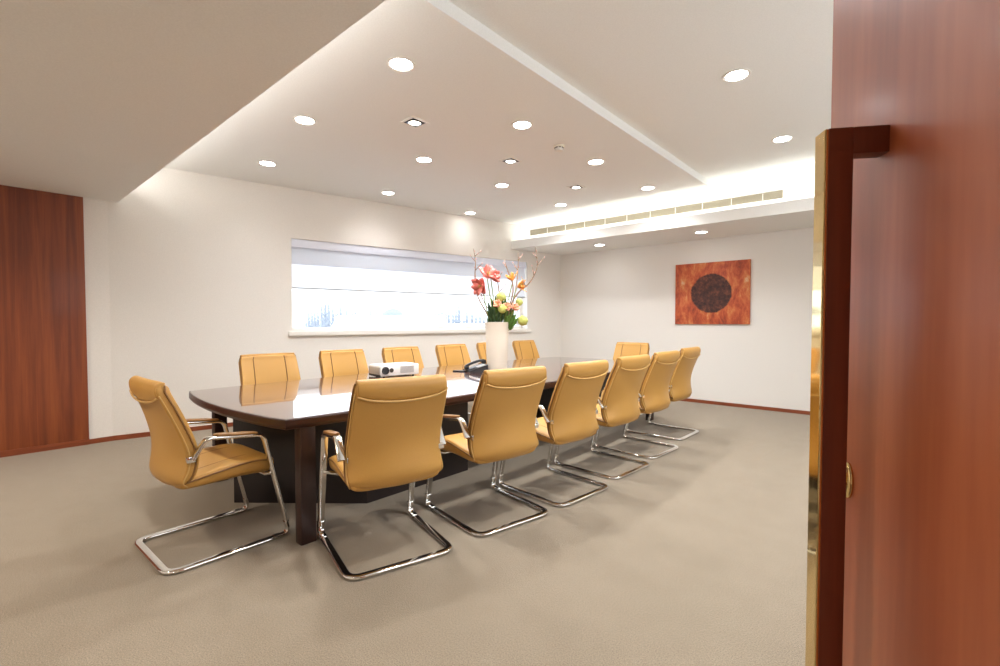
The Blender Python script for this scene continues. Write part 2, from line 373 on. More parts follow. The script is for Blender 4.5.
def chair():
    root = empty('conference_chair')
    # backrest with wrap-under shell
    mb = MB(); rings = []
    for i in range(len(Cp)):
        o_ = [back_pt(i, u) for u in US]; n_ = [inner_pt(i, u) for u in US[::-1]]
        rings.append(o_+n_)
    mb.rings(rings)
    mb.mi = 1
    for u in (-.56, .56):
        mb.tube(spline([inner_pt(i, u)+back_nrm(i, u)*.001 for i in range(1, 9)], 3), .0055, 6)
    bo = mb.build('backrest', [M['leather'], M['piping']], root, 1)
    for u in (-1, 1):
        pp = MB(); pp.tube(spline([inner_pt(i, u)*.62+back_pt(i, u)*.38+Vector((u*.003, 0, 0)) for i in range(1, 11)], 3), .005, 6)
        pp.build('piping', M['piping'], bo)
        pp = MB(); pp.tube(spline([back_pt(i, u)*.88+inner_pt(i, u)*.12+Vector((u*.002, 0, 0)) for i in range(3, 12)], 3), .0035, 6)
        pp.build('shell_seam', M['pipe_light'], bo)
    # headrest flap folded over the top
    hb = MB(); secs = []; edge = []
    for u in US:
        b = abs(u)**2.2; zl = .858+.030*b; ef = .012*b; x = u*.241
        k = 1 if abs(u) < .9 else (.8 if abs(u) < .99 else .55)
        ou = [(.002+ef, .953), (.014+ef, .969), (.004+ef, .9765), (-.016+ef, .9765), (-.036+ef, .962), (-.043+ef, .937), (-.039+ef, .902), (-.028+ef, zl)]
        inn = [(-.016+ef, zl+.004), (-.022+ef, .905), (-.024+ef, .934), (-.018+ef, .950), (-.010+ef, .954), (-.005+ef, .951), (-.003+ef, .943)]
        cf, cz = .0+ef, .943
        secs.append([(x, cf+(f-cf)*(1-(1-k)*.35)+FY, cz+(z-cz)*(1-(1-k)*.25)) for f, z in ou+inn])
        edge.append((x, -.0285+ef+FY-.002, zl+(.004 if k < 1 else 0)))
    hb.rings(secs); hr = hb.build('headrest_flap', M['leather'], bo, 1)
    mb = MB(); mb.tube(spline(edge, 2), .0055, 6); q = mb.build('flap_piping', M['pipe_light'], bo)
    # seat cushion
    st = MB(); rings = []; F = [.075, .085, .12, .18, .27, .36, .44, .50, .54, .556, .560]; sc = [.55, .8, .95, 1, 1, 1, 1, 1, .93, .78, .55]
    seam = lambda f: .432+.085*max(0, min(1, (f-.075)/.30))*.5 - (.022*max(0, (f-.44)/.12)**2)
    for f, k in zip(F, sc):
        r = []; zm = seam(f)
        for q in range(28):
            a = 2*PI*q/28; ca, sa = math.cos(a), math.sin(a)
            x = math.copysign(abs(ca)**.42, ca)*.253*(.9+.1*k); up = .030 if sa > 0 else .052+.040*max(0, min(1, (f-.1)/.3))
            z = math.copysign(abs(sa)**.62, sa)*up*k
            if sa > 0: z -= .014*(1-min(1, abs(x)/.24)**2)*(1 if .12 < f < .5 else .3)
            r.append((x, f+FY, zm+z))
        rings.append(r)
    st.rings(rings)
    st.mi = 1
    for u in (-.13, .13):
        st.tube([(u, f+FY, seam(f)+.0195) for f in (.14, .2, .3, .4, .48)], .003, 6)
    so = st.build('seat', [M['leather'], M['piping']], root, 1)
    sp = MB()
    path = [(-.2535, f+FY, seam(f)+.004) for f in (.09, .13, .2, .3, .4, .48, .52)] + [(-.235, .552+FY, seam(.55)), (-.12, .566+FY, seam(.56)), (.12, .566+FY, seam(.56)), (.235, .552+FY, seam(.55))] + [(.2535, f+FY, seam(f)+.004) for f in (.52, .48, .4, .3, .2, .13, .09)]
    sp.tube(spline(path, 3), .0048, 6); sp.build('piping', M['piping'], so)
    # chrome cantilever frame: sled, uprights and arms in one tube
    hx = .285; bar = rrect(.042, .019, .0085)
    sled = fillet([(hx, .309, .012), (hx, -.305, .012), (-hx, -.305, .012), (-hx, .309, .012)], .075, 8)
    half = lambda sx: fillet([(sx*hx, .20, .012), (sx*hx, .316, .012), (sx*hx, .172, .630), (sx*hx, -.118, .666), (sx*hx, -.186, .562)], [0, .04, .055, .05, 0], 7)
    fr = MB(); pts = sled[1:-1]; wd = []
    pts = [Vector((hx, .22, .012))] + pts + [Vector((-hx, .22, .012))]
    for i in range(len(pts)):
        a = pts[max(0, i-1)]; c = pts[min(len(pts)-1, i+1)]; t = (c-a).normalized(); wd.append(Vector((0, 0, 1)).cross(t))
    fr.sweep(pts, bar, wd)
    fr.build('sled_base', M['chrome'], root, auto=50)
    for sx in (-1, 1):
        am = MB(); hp = half(sx); am.sweep(hp, bar, [(1, 0, 0)]*len(hp))
        ao = am.build('arm_frame', M['chrome'], root, auto=50)
        pd_ = MB(); pa = [(sx*hx, y, .666-(y+.118)*.1241+.0135) for y in (-.085, -.075, -.04, .02, .08, .125, .14)]
        pd_.sweep(pa, rrect(.046, .016, .007), [(1, 0, 0)]*7, scale=[.5, .85, 1, 1, 1, .85, .5])
        pd_.build('arm_pad', M['pad'], ao, auto=60)
        cl = MB(); d = (Vector((sx*hx, .172, .630))-Vector((sx*hx, .316, .012))).normalized(); q0 = Vector((sx*hx, .316, .012))
        cl.sweep([q0+d*.045, q0+d*.078], rrect(.047, .025, .010), [(1, 0, 0)]*2)
        cl.build('leg_collar', M['chrome'], ao, auto=50); cl = MB()
        cl.sweep([(sx*hx, .225, .0125), (sx*hx, .262, .0125)], rrect(.046, .0225, .009), [(1, 0, 0)]*2)
        cl.build('base_collar', M['chrome'], ao, auto=50)
        bp = MB().box(sx*.25-.012, sx*.25+.012+sx*.02, -.208, -.168, .548, .578, .004); bp.build('back_bracket', M['chrome'], ao, auto=40)
    cr = MB(); cr.tube([(-hx, .222, .40), (-.23, .222, .382), (-.2, .222, .372), (.2, .222, .372), (.23, .222, .382), (hx, .222, .40)], .011, 10); cr.build('seat_crossbar', M['chrome'], root)
    return root
proto = chair()
GN, GF = 'chairs along the near side of the table', 'chairs along the window side of the table'
ct = 'tan leather cantilever chair '
CH = [
 (-2.278,1.588,74.3, 'tan leather cantilever chair seen from behind, closest to camera in near row', GN),
 (-2.155,2.33,79.4, 'tan leather cantilever chair seen from behind, second in the near row', GN),
 (-2.071,3.004,84.5, 'tan leather cantilever chair seen from behind, third in the near row', GN),
 (-2.070,3.754,86., 'tan leather cantilever chair seen from behind, fourth in the near row', GN),
 (-2.085,4.494,87., 'tan leather cantilever chair seen from behind, fifth in the near row', GN),
 (-2.16,5.34,89., 'tan leather cantilever chair at the far end of the near row', GN),
 (-3.085,.955,1.5, 'tan leather cantilever chair alone at the near end of the table', None),
 (-4.315,1.90,-95., 'tan leather chair across the table on window side, nearest the wood panel', GF),
 (-4.34,2.69,-94., 'tan leather chair across the table, between the first chair and projector', GF),
 (-4.33,3.46,-94., 'tan leather chair across the table, directly behind the white projector', GF),
 (-4.35,4.30,-94., 'tan leather chair across the table, just behind the desk telephone', GF),
 (-4.40,5.12,-93., 'tan leather chair across the table, mostly hidden behind the flower vase', GF),
 (-4.44,5.98,-93., 'tan leather chair across the table, right of the flower vase near corner', GF),
 (-3.07,6.15,181.3, 'tan leather chair facing us at the far head of the table', None),
]
for i, (x, y, a, lb, g) in enumerate(CH):
    o = proto if i == 0 else copy_tree(proto)
    o.location = (x, y, 0); o.rotation_euler = (0, 0, math.radians(a))
    o.scale = (1, 1, 1.018 if x > -2.4 else 1.)
    if 'group' in o: del o['group']
    tag(o, lb, 'chair', g)

# ------------------------------------------------------------------ on the table
# projector: long face towards the near side
pj = empty('projector', (-3.91, 2.87, TZ), math.radians(-9))
tag(pj, 'white and silver video projector on the conference table', 'projector')
MB().box(-.15, .11, -.21, .21, .012, .118, .012).build('body', M['white'], pj, auto=40)
o = MB().box(-.142, .105, -.216, -.2, .02, .1, .003).build('end_panel', M['silver'], pj, auto=40)
MB().box(-.14, .106, -.217, -.19, .008, .03, .003).build('bottom_trim', M['black'], pj, auto=40)
ln = MB(); Y = -.16
ln.rings([[(x, Y+r*math.cos(2*PI*k/24), .068+r*math.sin(2*PI*k/24)) for k in range(24)] for x, r in ((.105, .038), (.122, .036), (.122, .029), (.114, .025), (.117, .0))][:-1])
lo = ln.build('lens', M['black'], pj, auto=40)
rg = MB(); Y2 = -.095
rg.rings([[(x, Y2+r*math.cos(2*PI*k/20), .068+r*math.sin(2*PI*k/20)) for k in range(20)] for x, r in ((.105, .022), (.114, .021), (.114, .012))])
rg.build('focus_ring', M['dark'], pj, auto=40)
vg = MB()
for k in range(7): vg.box(.108, .1125, .0, .15, .036+k*.0095, .041+k*.0095)
vg.build('vent_grille', M['grey'], pj, auto=30)
for sx in (-.08, .08):
    for sy in (-.16, .16): MB().lathe([(.012, 0), (.012, .014)], 12, (sx, sy, 0)).build('foot', M['black'], pj, auto=40)
# telephone
ph = empty('desk_telephone', (-3.54, 3.66, TZ), math.radians(-32))
tag(ph, 'black desk telephone with handset standing in front of the vase', 'telephone')
b = MB(); b.rings([[(x, y, z) for x, y, z in ((-.11, -.1, 0), (.11, -.1, 0), (.11, -.1, .022), (-.11, -.1, .022))], [(x, y, z) for x, y, z in ((-.11, .1, 0), (.11, .1, 0), (.11, .1, .085), (-.11, .1, .085))]])
b.build('body', M['black'], ph, auto=30)
sl = math.atan2(.063, .2)
b = MB(); b.box(.0, .095, -.005, .085, 0, .004, .001, Matrix.Translation((0, .0, .0545)) @ Matrix.Rotation(sl, 4, 'X')); b.build('display', M['grey'], ph, auto=30)
b = MB()
for i in range(4):
    for j in range(3): b.box(.012+j*.027, .032+j*.027, -.088+i*.02, -.075+i*.02, .0, .006, .001, Matrix.Translation((0, 0, .0535)) @ Matrix.Rotation(sl, 4, 'X'))
b.build('keypad', M['dark'], ph, auto=30)
b = MB(); b.sweep(spline([(-.065, -.11, .05), (-.065, -.085, .068), (-.065, -.03, .092), (-.065, .04, .112), (-.065, .09, .118), (-.065, .115, .112)], 4), rrect(.042, .026, .01), [(1, 0, 0)]*21)
b.box(-.09, -.04, -.118, -.07, .024, .062, .01); b.box(-.09, -.04, .07, .122, .085, .118, .01)
b.build('handset', M['black'], ph, auto=50)
b = MB(); b.tube(spline([(-.09, -.1, .03), (-.13, -.12, .01), (-.16, -.06, .006), (-.13, .02, .006), (-.108, .06, .012)], 6), .005, 6); b.build('cord', M['black'], ph)
rm = empty('remote_control', (-3.70, 3.565, TZ), math.radians(-64))
tag(rm, 'slim black remote lying on the table left of telephone', 'remote control')
MB().box(-.018, .018, -.075, .075, 0, .012, .004).build('body', M['black'], rm, auto=40)
b = MB()
for i in range(5):
    for j in range(2): b.box(-.012+j*.014, -.002+j*.014, -.055+i*.022, -.045+i*.022, .0115, .0135, .001)
b.build('button_panel', M['grey'], rm, auto=30)
# vase
VX, VY = -3.40, 3.838
RX = Vector((math.cos(math.radians(41.18)), math.sin(math.radians(41.18)), 0)); FW = Vector((-RX.y, RX.x, 0))
va = MB(); va.lathe([(.09, 0), (.106, .002), (.109, .02), (.117, .2), (.123, .38), (.127, .48), (.137, .530), (.138, .536), (.133, .537), (.124, .50), (.117, .38), (.11, .2), (.10, .03), (.0001, .028)], 48)
vo = va.build('vase', M['ceramic'], None, auto=60); vo.location = (VX, VY, TZ)
tag(vo, 'tall cream ceramic vase standing on the conference table', 'vase')
ZT = TZ+.537
PXM = .01085
def vp(dx, dy, dep=0.):
    """metres beside / above the vase rim, dep away from the viewer; returned relative to the vase's top centre"""
    return Vector((VX, VY, ZT)) + RX*dx*PXM + FW*dep + Vector((0, 0, -dy*PXM))
def twig(pts, label, side=(), r=.006):
    r *= 1.75
    P = [vp(*q) for q in pts]; o = P[0]; e = empty('bare_branch', o)
    tag(e, label, 'branch', 'bare branches in the vase')
    mb = MB(); pl = [p-o for p in spline(P, 5)]
    mb.tube(pl, r, 6, scale=[1-.72*i/(len(pl)-1) for i in range(len(pl))])
    buds = MB(); nb = 0
    for fr_, dx, dy in side:
        q = pl[int(fr_*(len(pl)-1))]; d = RX*dx*PXM+Vector((0, 0, -dy*PXM)); m1 = q+d*.5+FW*rnd.uniform(-.01, .01)
        mb.tube([q, m1, q+d], r*.45, 5, scale=[1, .8, .5])
        for c in (m1, q+d): buds.lathe([(.0005, -.008), (.006, -.002), (.0045, .006), (.0005, .012)], 6, c)
    for k in range(3, len(pl), 3):
        c = pl[k]+RX*rnd.choice((-1, 1))*.008; buds.lathe([(.0005, -.008), (.0055, -.001), (.0045, .006), (.0005, .012)], 6, c)
    mb.build('stem', M['twig'], e); buds.build('buds', M['bud'], e)
twig([(-3, 14, 0), (-9, -6, .0), (-19, -25, .02), (-22, -45, .02), (-21.5, -60, .0), (-23.5, -73, .0)], 'tall bare budded branch rising at the vase’s window-left edge'.replace('’', "'"), ((.55, -5, -8), (.7, 7, -7), (.82, -5, -6), (.9, 6, -5)))
twig([(-1, 14, .02), (-5, -6, .02), (-14, -22, .05), (-18, -34, .05)], 'short bare branch arching below the coral flower', ((.6, -4, -6), (.8, 4, -6)), .005)
twig([(2, 14, .03), (6, -12, .03), (2, -30, .05), (0, -42, .05), (-6, -48, .04)], 'thin bare branch crossing the middle of the bouquet', ((.5, 7, -8), (.75, 5, -8)), .005)
twig([(4, 14, -.02), (12, -14, -.02), (16, -34, -.02), (11, -50, -.03), (7, -62, -.02)], 'dark bare branch leaning in front of the orange flowers', ((.6, 5, -9), (.8, -4, -6)), .0065)
twig([(5, 14, .0), (14, -12, .0), (19, -35, .02), (21, -55, .02), (21, -70, .02)], 'upright bare branch with tip above the orange flowers', ((.7, -5, -8), (.85, 4, -6)), .006)
twig([(6, 14, -.03), (13, -14, -.03), (21, -29, -.03), (33, -40, -.02), (40, -56, -.02), (38, -74, -.02)], 'long bare branch sweeping out towards the painting wall', ((.55, -4, -9), (.7, -2, -10), (.82, 7, -8), (.9, -4, -5)), .0065)

def petal(mb, c, d, up, L, W, curl=.3, n=5):
    """one curved petal with thickness, from c along d"""
    d = d.normalized(); s_ = d.cross(up).normalized(); nn = s_.cross(d).normalized(); rings = []
    for k in range(n+1):
        t = k/n; w = W*(math.sin(PI*min(.97, .12+.86*t)))**.8; cen = c+d*L*t+nn*(curl*L*t*t)
        th = .0016
        rings.append([cen-s_*w/2+nn*.15*w, cen+nn*th, cen+s_*w/2+nn*.15*w, cen-nn*th])
    mb.rings(rings)
def bloom(name, at, dirv, mat, L, W, npet, label, cat, grp, open_=.8, curl=-.25, centre='stem'):
    P = vp(*at); e = empty(name, vp(at[0]*.25, 12, at[2]*.3)); tag(e, label, cat, grp); o = e.location.copy()
    D = dirv.normalized(); a = D.orthogonal().normalized(); bv = D.cross(a)
    mb = MB()
    for lay, (f, off) in enumerate(((1., 0), (.8, .5))):
        for k in range(npet):
            th = 2*PI*(k+off)/npet; r = a*math.cos(th)+bv*math.sin(th)
            petal(mb, P-o+D*.004*lay, D*(1-open_*f)+r*open_*f, D, L*(1-.1*lay), W, -curl*.6+rnd.uniform(-.1, .1))
    mb.build('petals', M[mat], e)
    s = MB(); s.tube(spline([Vector((0, 0, 0)), (P-o)*.5+RX*rnd.uniform(-.01, .01), P-o-D*.005], 4), .006, 6); s.build('stem', M['stem'], e)
    c = MB()
    for k in range(5):
        th = 2*PI*k/5; c.tube([P-o, P-o+D*L*.5+(a*math.cos(th)+bv*math.sin(th))*L*.12], .0018, 5)
    c.build('stamens', M['lime'], e)
V3 = Vector
CAM = -FW
bloom('coral_amaryllis', (-10, -46, -.03), CAM*.7+RX*.3+V3((0, 0, .5)), 'red', .125, .095, 4, 'coral red amaryllis bloom at the top of bouquet', 'flower', 'coral amaryllis blooms', .75)
bloom('coral_amaryllis', (-15, -36, -.05), CAM*.8-RX*.6+V3((0, 0, -.2)), 'red', .125, .095, 4, 'coral red amaryllis bloom drooping towards the window', 'flower', 'coral amaryllis blooms', .75)
bloom('coral_amaryllis', (-6, -45, .02), CAM*.5+RX*.9+V3((0, 0, .1)), 'red', .11, .09, 4, 'coral red amaryllis bloom facing the orange flowers', 'flower', 'coral amaryllis blooms', .6)
bloom('orange_lily', (15.5, -41, -.02), CAM*.3-RX*.4+V3((0, 0, 1)), 'orange', .11, .05, 3, 'upper orange lily flower among the branches', 'flower', 'orange lilies', .6)
bloom('orange_lily', (20, -34.5, -.03), CAM*.4+RX*.9+V3((0, 0, .35)), 'orange', .12, .05, 3, 'lower orange lily flower pointing at painting wall', 'flower', 'orange lilies', .55)
bloom('peach_rose', (10, -14, -.05), CAM+V3((0, 0, .5)), 'peach', .065, .06, 5, 'small peach rose low at the front of bouquet', 'flower', 'peach roses', .7)
bloom('peach_rose', (17, -14, -.04), CAM+RX*.5+V3((0, 0, .4)), 'peach', .06, .06, 5, 'small peach rose beside the green pompon bloom', 'flower', 'peach roses', .7)
bloom('peach_rose', (1, -17, -.06), CAM-RX*.3+V3((0, 0, .5)), 'peach', .06, .06, 5, 'small peach rose left of the bouquet middle', 'flower', 'peach roses', .7)
def pompon(at, r, label):
    P = vp(*at); e = empty('green_pompon', vp(at[0]*.3, 12, at[2]*.3)); tag(e, label, 'flower', 'lime green pompon blooms'); o = e.location.copy()
    mb = MB(); b = bmesh.new(); bmesh.ops.create_icosphere(b, subdivisions=3, radius=r)
    for v in b.verts: v.co *= 1+rnd.uniform(-.10, .08)
    mb.merge(b, Matrix.Translation(P-o)); mb.build('bloom', M['lime'], e)
    s = MB(); s.tube(spline([V3((0, 0, 0)), (P-o)*.55+V3((0, 0, .02)), P-o], 4), .0045, 6); s.build('stem', M['stem'], e)
pompon((4, -25, -.03), .052, 'lime green pompon bloom high in the bouquet middle')
pompon((5, -13, -.07), .048, 'lime green pompon bloom low in the bouquet front')
pompon((22, -20, .02), .042, 'lime green pompon bloom behind the lower orange lily')
pompon((25.5, -1.5, -.03), .056, 'lime green pompon bloom hanging beside the vase rim')
def leaf_spray(label, mat, base, tips, W):
    e = empty('leaf_spray', vp(base[0], 12, base[2])); tag(e, label, 'leaves', 'green leaves in the vase'); o = e.location.copy()
    mb = MB(); s = MB()
    for q in tips:
        P = vp(*q)-o; d = P.normalized(); st = P*.45
        s.tube([V3((0, 0, 0)), st], .003, 5)
        petal(mb, st, (P-st), CAM+V3((0, 0, .4)), (P-st).length, W, .1)
    mb.build('leaf', M[mat], e); s.build('stem', M['stem'], e)
leaf_spray('dark green leaves bunched at the vase mouth', 'darkleaf', (-2, 0, 0), [(-9, -12, -.04), (-6, -16, -.06), (-3, -14, -.08), (0, -9, -.09), (2, -12, -.07), (-8, -6, -.08), (-4, -8, -.09), (3, -5, -.09), (7, -8, -.06), (-10, -4, -.03), (-9, -20, .02), (-5, -22, .0), (-1, -19, -.02), (3, -20, .02), (7, -17, .03), (10, -20, .05), (-7, -10, .05), (0, -16, .06), (5, -14, .06)], .042)
leaf_spray('olive green leaves filling the bouquet middle', 'leaf', (3, 0, 0), [(-6, -24, .03), (-2, -26, .0), (6, -22, .04), (9, -25, .02), (-4, -18, -.05), (2, -22, -.05), (12, -20, -.04), (15, -19, .03)], .045)
leaf_spray('bright green leaves spilling over the vase edge', 'leaf', (8, 0, 0), [(12, -8, -.06), (16, -5, -.05), (19, -8, -.03), (21, -4, -.05), (14, -1, -.07), (17, 2, -.05), (10, -6, -.09), (13, -15, .0), (8, -20, -.03), (17, -14, .03)], .05)

# ------------------------------------------------------------------ painting
def paintmat():
    m, t, b = nt('abstract_paint')
    tc = N(t, 'ShaderNodeTexCoord'); n1 = N(t, 'ShaderNodeTexNoise', Scale=3.2, Detail=9., Roughness=.74, Distortion=.35)
    mp = N(t, 'ShaderNodeMapping'); mp.inputs['Scale'].default_value = (2.0, 1, .9)
    t.links.new(tc.outputs['Object'], mp.inputs['Vector']); t.links.new(mp.outputs['Vector'], n1.inputs['Vector'])
    r1 = ramp(t, [(.33, lin(92, 50, 38)), (.42, lin(164, 70, 42)), (.51, lin(192, 92, 54)), (.60, lin(206, 128, 74)), (.69, lin(212, 184, 150))])
    t.links.new(n1.outputs['Fac'], r1.inputs['Fac'])
    n2 = N(t, 'ShaderNodeTexNoise', Scale=14., Detail=8., Roughness=.75); t.links.new(tc.outputs['Object'], n2.inputs['Vector'])
    r2 = ramp(t, [(.34, lin(34, 22, 22)), (.5, lin(74, 40, 34)), (.62, lin(112, 62, 46)), (.74, lin(140, 96, 70))])
    t.links.new(n2.outputs['Fac'], r2.inputs['Fac'])
    sx = N(t, 'ShaderNodeSeparateXYZ'); t.links.new(tc.outputs['Object'], sx.inputs[0])
    cx = N(t, 'ShaderNodeCombineXYZ'); t.links.new(sx.outputs[0], cx.inputs[0]); t.links.new(sx.outputs[2], cx.inputs[2])
    ln_ = N(t, 'ShaderNodeVectorMath', operation='LENGTH'); t.links.new(cx.outputs[0], ln_.inputs[0])
    ad = N(t, 'ShaderNodeMath', operation='MULTIPLY_ADD'); ad.inputs[1].default_value = .05; t.links.new(n2.outputs['Fac'], ad.inputs[0]); t.links.new(ln_.outputs['Value'], ad.inputs[2])
    gt = ramp(t, [(.315, (0, 0, 0)), (.333, (1, 1, 1))]); t.links.new(ad.outputs[0], gt.inputs['Fac'])
    mx = N(t, 'ShaderNodeMix', data_type='RGBA'); t.links.new(gt.outputs['Color'], mx.inputs[0]); t.links.new(r2.outputs['Color'], mx.inputs[6]); t.links.new(r1.outputs['Color'], mx.inputs[7])
    t.links.new(mx.outputs[2], b.inputs['Base Color']); b.inputs['Roughness'].default_value = .6
    bp = N(t, 'ShaderNodeBump', Strength=.4, Distance=.004); t.links.new(n2.outputs['Fac'], bp.inputs['Height']); t.links.new(bp.outputs['Normal'], b.inputs['Normal'])
    return m
pt = MB().box(-.549, .549, -.028, 0, -.475, .478, .004).build('painting', paintmat(), None, auto=40); pt.location = (-2.357, YW-.001, 1.713)
tag(pt, 'square orange red abstract painting with a dark brown disc', 'painting')

# ------------------------------------------------------------------ ceiling fittings
def downlight(loc, label, grp, r=.085):
    e = empty('downlight', loc); tag(e, label, 'ceiling light', grp)
    MB().rings([[(q*math.cos(2*PI*k/32), q*math.sin(2*PI*k/32), z) for k in range(32)] for q, z in ((r+.0, .0), (r+.012, -.002), (r+.011, -.006), (r, -.007), (r-.002, -.004))]).build('rim', M['white'], e, auto=50)
    MB().lathe([(.001, -.0055), (r*.6, -.0052), (r-.001, -.0035), (r-.001, -.001), (.001, -.001)], 32).build('lamp', M['lamp'], e, auto=50)
    return e
G1 = 'round downlights in the ceiling over the table'
protoL = None; spots = []
def put_light(x, y, z, label, grp):
    global protoL
    if protoL is None: protoL = downlight((x, y, z), label, grp); o = protoL
    else:
        o = copy_tree(protoL); o.location = (x, y, z); tag(o, label, 'ceiling light', grp)
    spots.append((x, y, z))
nth = ['nearest the camera', 'second from the camera', 'third from the camera', 'farthest from the camera']
for k, y in enumerate((1.988, 3.29, 4.57, 5.90)):
    put_light(-2.622, y, ZC, 'round downlight in row beside the ceiling step, '+nth[k], G1)
for k, y in enumerate((1.988, 3.30, 4.57, 5.90)):
    put_light(-3.965, y, ZC, 'round downlight in middle row over the table, '+nth[k], G1)
for k, y in enumerate((2.252, 3.83, 5.39)):
    put_light(-5.345, y, ZC, 'round downlight in row by the window wall, '+nth[k if k < 2 else 3], G1)
for k, y in enumerate((2.19, 3.80, 5.41)):
    put_light(-1.015, y, ZR, 'round downlight in the raised ceiling strip, '+('nearest the door', 'between the other two', 'nearest the glowing cove')[k], 'downlights in the raised ceiling')
for k, (x, y) in enumerate(((-3.964, 7.05), (-2.308, 7.0))):
    put_light(x, y, ZS, 'round downlight under the bulkhead, '+('nearer the window corner' if k == 0 else 'above the painting'), 'downlights under the bulkhead')
for k, x in enumerate((-5.4, -3.4, -1.4)):
    spots.append((x, -.55, ZS)); o = copy_tree(protoL); o.location = (x, -.55, ZS); tag(o, 'round downlight in the low soffit, '+('over the wood panel', 'between its two neighbours', 'closest to the open door')[k], 'ceiling light', 'downlights in the entrance soffit')
def square_spot(loc, label):
    e = empty('square_spotlight', loc); tag(e, label, 'ceiling light', 'square gimbal spotlights')
    f = MB(); a, b_ = .088, .070
    sq = lambda q, z: [(q, q, z), (-q, q, z), (-q, -q, z), (q, -q, z)]
    f.rings([sq(a, 0), sq(a, -.006), sq(b_, -.006), sq(b_, -.001)], caps=False); f.build('frame', M['white'], e, auto=30)
    MB().box(-b_, b_, -b_, b_, -.0025, -.001).build('recess_plate', M['dark'], e, auto=30)
    MB().lathe([(.056, -.002), (.060, -.010), (.054, -.012), (.048, -.008)], 28).build('gimbal_ring', M['chrome'], e, auto=50)
    MB().lathe([(.047, -.003), (.046, -.009), (.001, -.011)], 24).build('lamp', M['spot_lamp'], e, auto=50)
    return e
q0 = square_spot((-3.29, 2.635, ZC), 'square gimbal spotlight above the table, nearest the camera')
for y, w in ((3.94, 'middle one of three'), (5.25, 'farthest from the camera')):
    c = copy_tree(q0); c.location = (-3.295, y, ZC); c['label'] = 'square gimbal spotlight above the table, '+w
sd = empty('smoke_detector', (-2.661, 3.924, ZC)); tag(sd, 'small cream smoke detector on the ceiling', 'smoke detector')
MB().lathe([(.055, 0), (.055, -.014), (.050, -.018)], 28).build('base', M['cream'], sd, auto=40)
MB().lathe([(.040, -.016), (.040, -.026), (.044, -.028), (.044, -.038), (.036, -.048), (.001, -.05)], 28).build('cap', M['white'], sd, auto=40)
b = MB()
for k in range(8):
    a = 2*PI*k/8; b.box(-.011, .011, -.004, .004, -.0255, -.0175, 0, Matrix.Rotation(a, 4, 'Z') @ Matrix.Translation((0, .041, 0)))
b.build('sensor_slots', M['dark'], sd, auto=30)
vg = empty('air_vent', (-3.167, 6.651, 2.835)); tag(vg, 'long slim linear air vent grille in the bulkhead', 'air vent')
hl, hh = 1.937, .048
b = MB(); b.box(-hl, hl, -.012, 0, hh-.008, hh); b.box(-hl, hl, -.012, 0, -hh, -hh+.008); b.box(-hl, -hl+.012, -.012, 0, -hh, hh); b.box(hl-.012, hl, -.012, 0, -hh, hh)
b.build('frame', M['vent'], vg, auto=30)
b = MB()
for k in range(5): b.box(-hl+.01, hl-.01, -.009, -.003, -.034+k*.0155, -.0275+k*.0155)
b.build('slats', M['vent'], vg, auto=30)
MB().box(-hl+.005, hl-.005, -.002, 0, -hh+.004, hh-.004).build('backing', M['vent'], vg, auto=30)
b = MB()
for k in range(1, 11): x = -hl+2*hl*k/10.6; b.box(x-.003, x+.003, -.0125, -.002, -hh+.006, hh-.006)
b.build('dividers', M['white'], vg, auto=30)

# ------------------------------------------------------------------ outside the window
M['snow'] = simple('snow', (.8, .83, .88), .9, bump=.2, bscale=2)
M['houses'] = simple('pale_render', (.42, .44, .48), .8)
M['housedark'] = simple('grey_arch', (.36, .39, .44), .6)
M['tree'] = simple('hazed_conifer', (.33, .36, .41), .9)  # pale blue-grey puts distance haze and glare into the crown colour
M['trunk'] = simple('bark', (.1, .08, .07), .9)
GZ = -5.
og = MB().box(-260, -7.6, -60, 260, GZ-.3, GZ).build('ground_outside', M['snow']); tag(og, 'snow covered ground outside', None, None, 'structure')
def hd_pt(px, dist):
    """a point outside, given its bearing in the view and its distance along the floor"""
    az = math.atan((px-500)/472.6); h = math.radians(41.18)-az
    return V3((-math.sin(h)*dist, math.cos(h)*dist, 0)), h
def gable(name, px, dist, w, d, ze, zr, label, rot=0.):
    c, h = hd_pt(px, dist); e = empty(name, (c.x, c.y, GZ), h+rot); tag(e, label, 'building')
    MB().box(-w/2, w/2, -d/2, d/2, 0, ze-GZ).build('walls', M['houses'], e, auto=30)
    r = MB(); z0, z1 = ze-GZ, zr-GZ; o_ = .5
    r.rings([[(x, -d/2-o_, z0-.15), (x, -d/2-o_, z0+.1), (x, 0, z1+.25), (x, d/2+o_, z0+.1), (x, d/2+o_, z0-.15), (x, 0, z1)] for x in (-w/2-o_, w/2+o_)])
    r.build('roof', M['snow'], e, auto=30)
    wn = MB()
    for k in range(int(w/2.4)): x = -w/2+1.2+k*2.4; wn.box(x-.5, x+.5, -d/2-.03, -d/2+.02, 3.2, 4.6)
    wn.build('window_band', M['housedark'], e, auto=30)
gable('low_building', 392, 62, 12.5, 9, .55, 1.75, 'long low outbuilding with snowy roof beyond the window')
gable('low_building', 468, 74, 9, 8, -.1, .7, 'smaller snowy roofed building beside the right-hand trees outside')
c, h = hd_pt(393, 75); e = empty('arched_hall', (c.x, c.y, GZ), h); tag(e, 'grey arched hall roof rising behind the low outbuilding', 'building')
b = MB(); prof = [(1.75*math.cos(PI*k/16), 6.4+1.75*math.sin(PI*k/16)) for k in range(17)]
b.rings([[(-1.75, y, 0)]+[(-x_, y, z_) for x_, z_ in prof]+[(1.75, y, 0)] for y in (-5, 5)]); b.build('shell', M['houses'], e, auto=40)
b = MB(); prof = [(1.45*math.cos(PI*k/16), 6.3+1.45*math.sin(PI*k/16)) for k in range(17)]
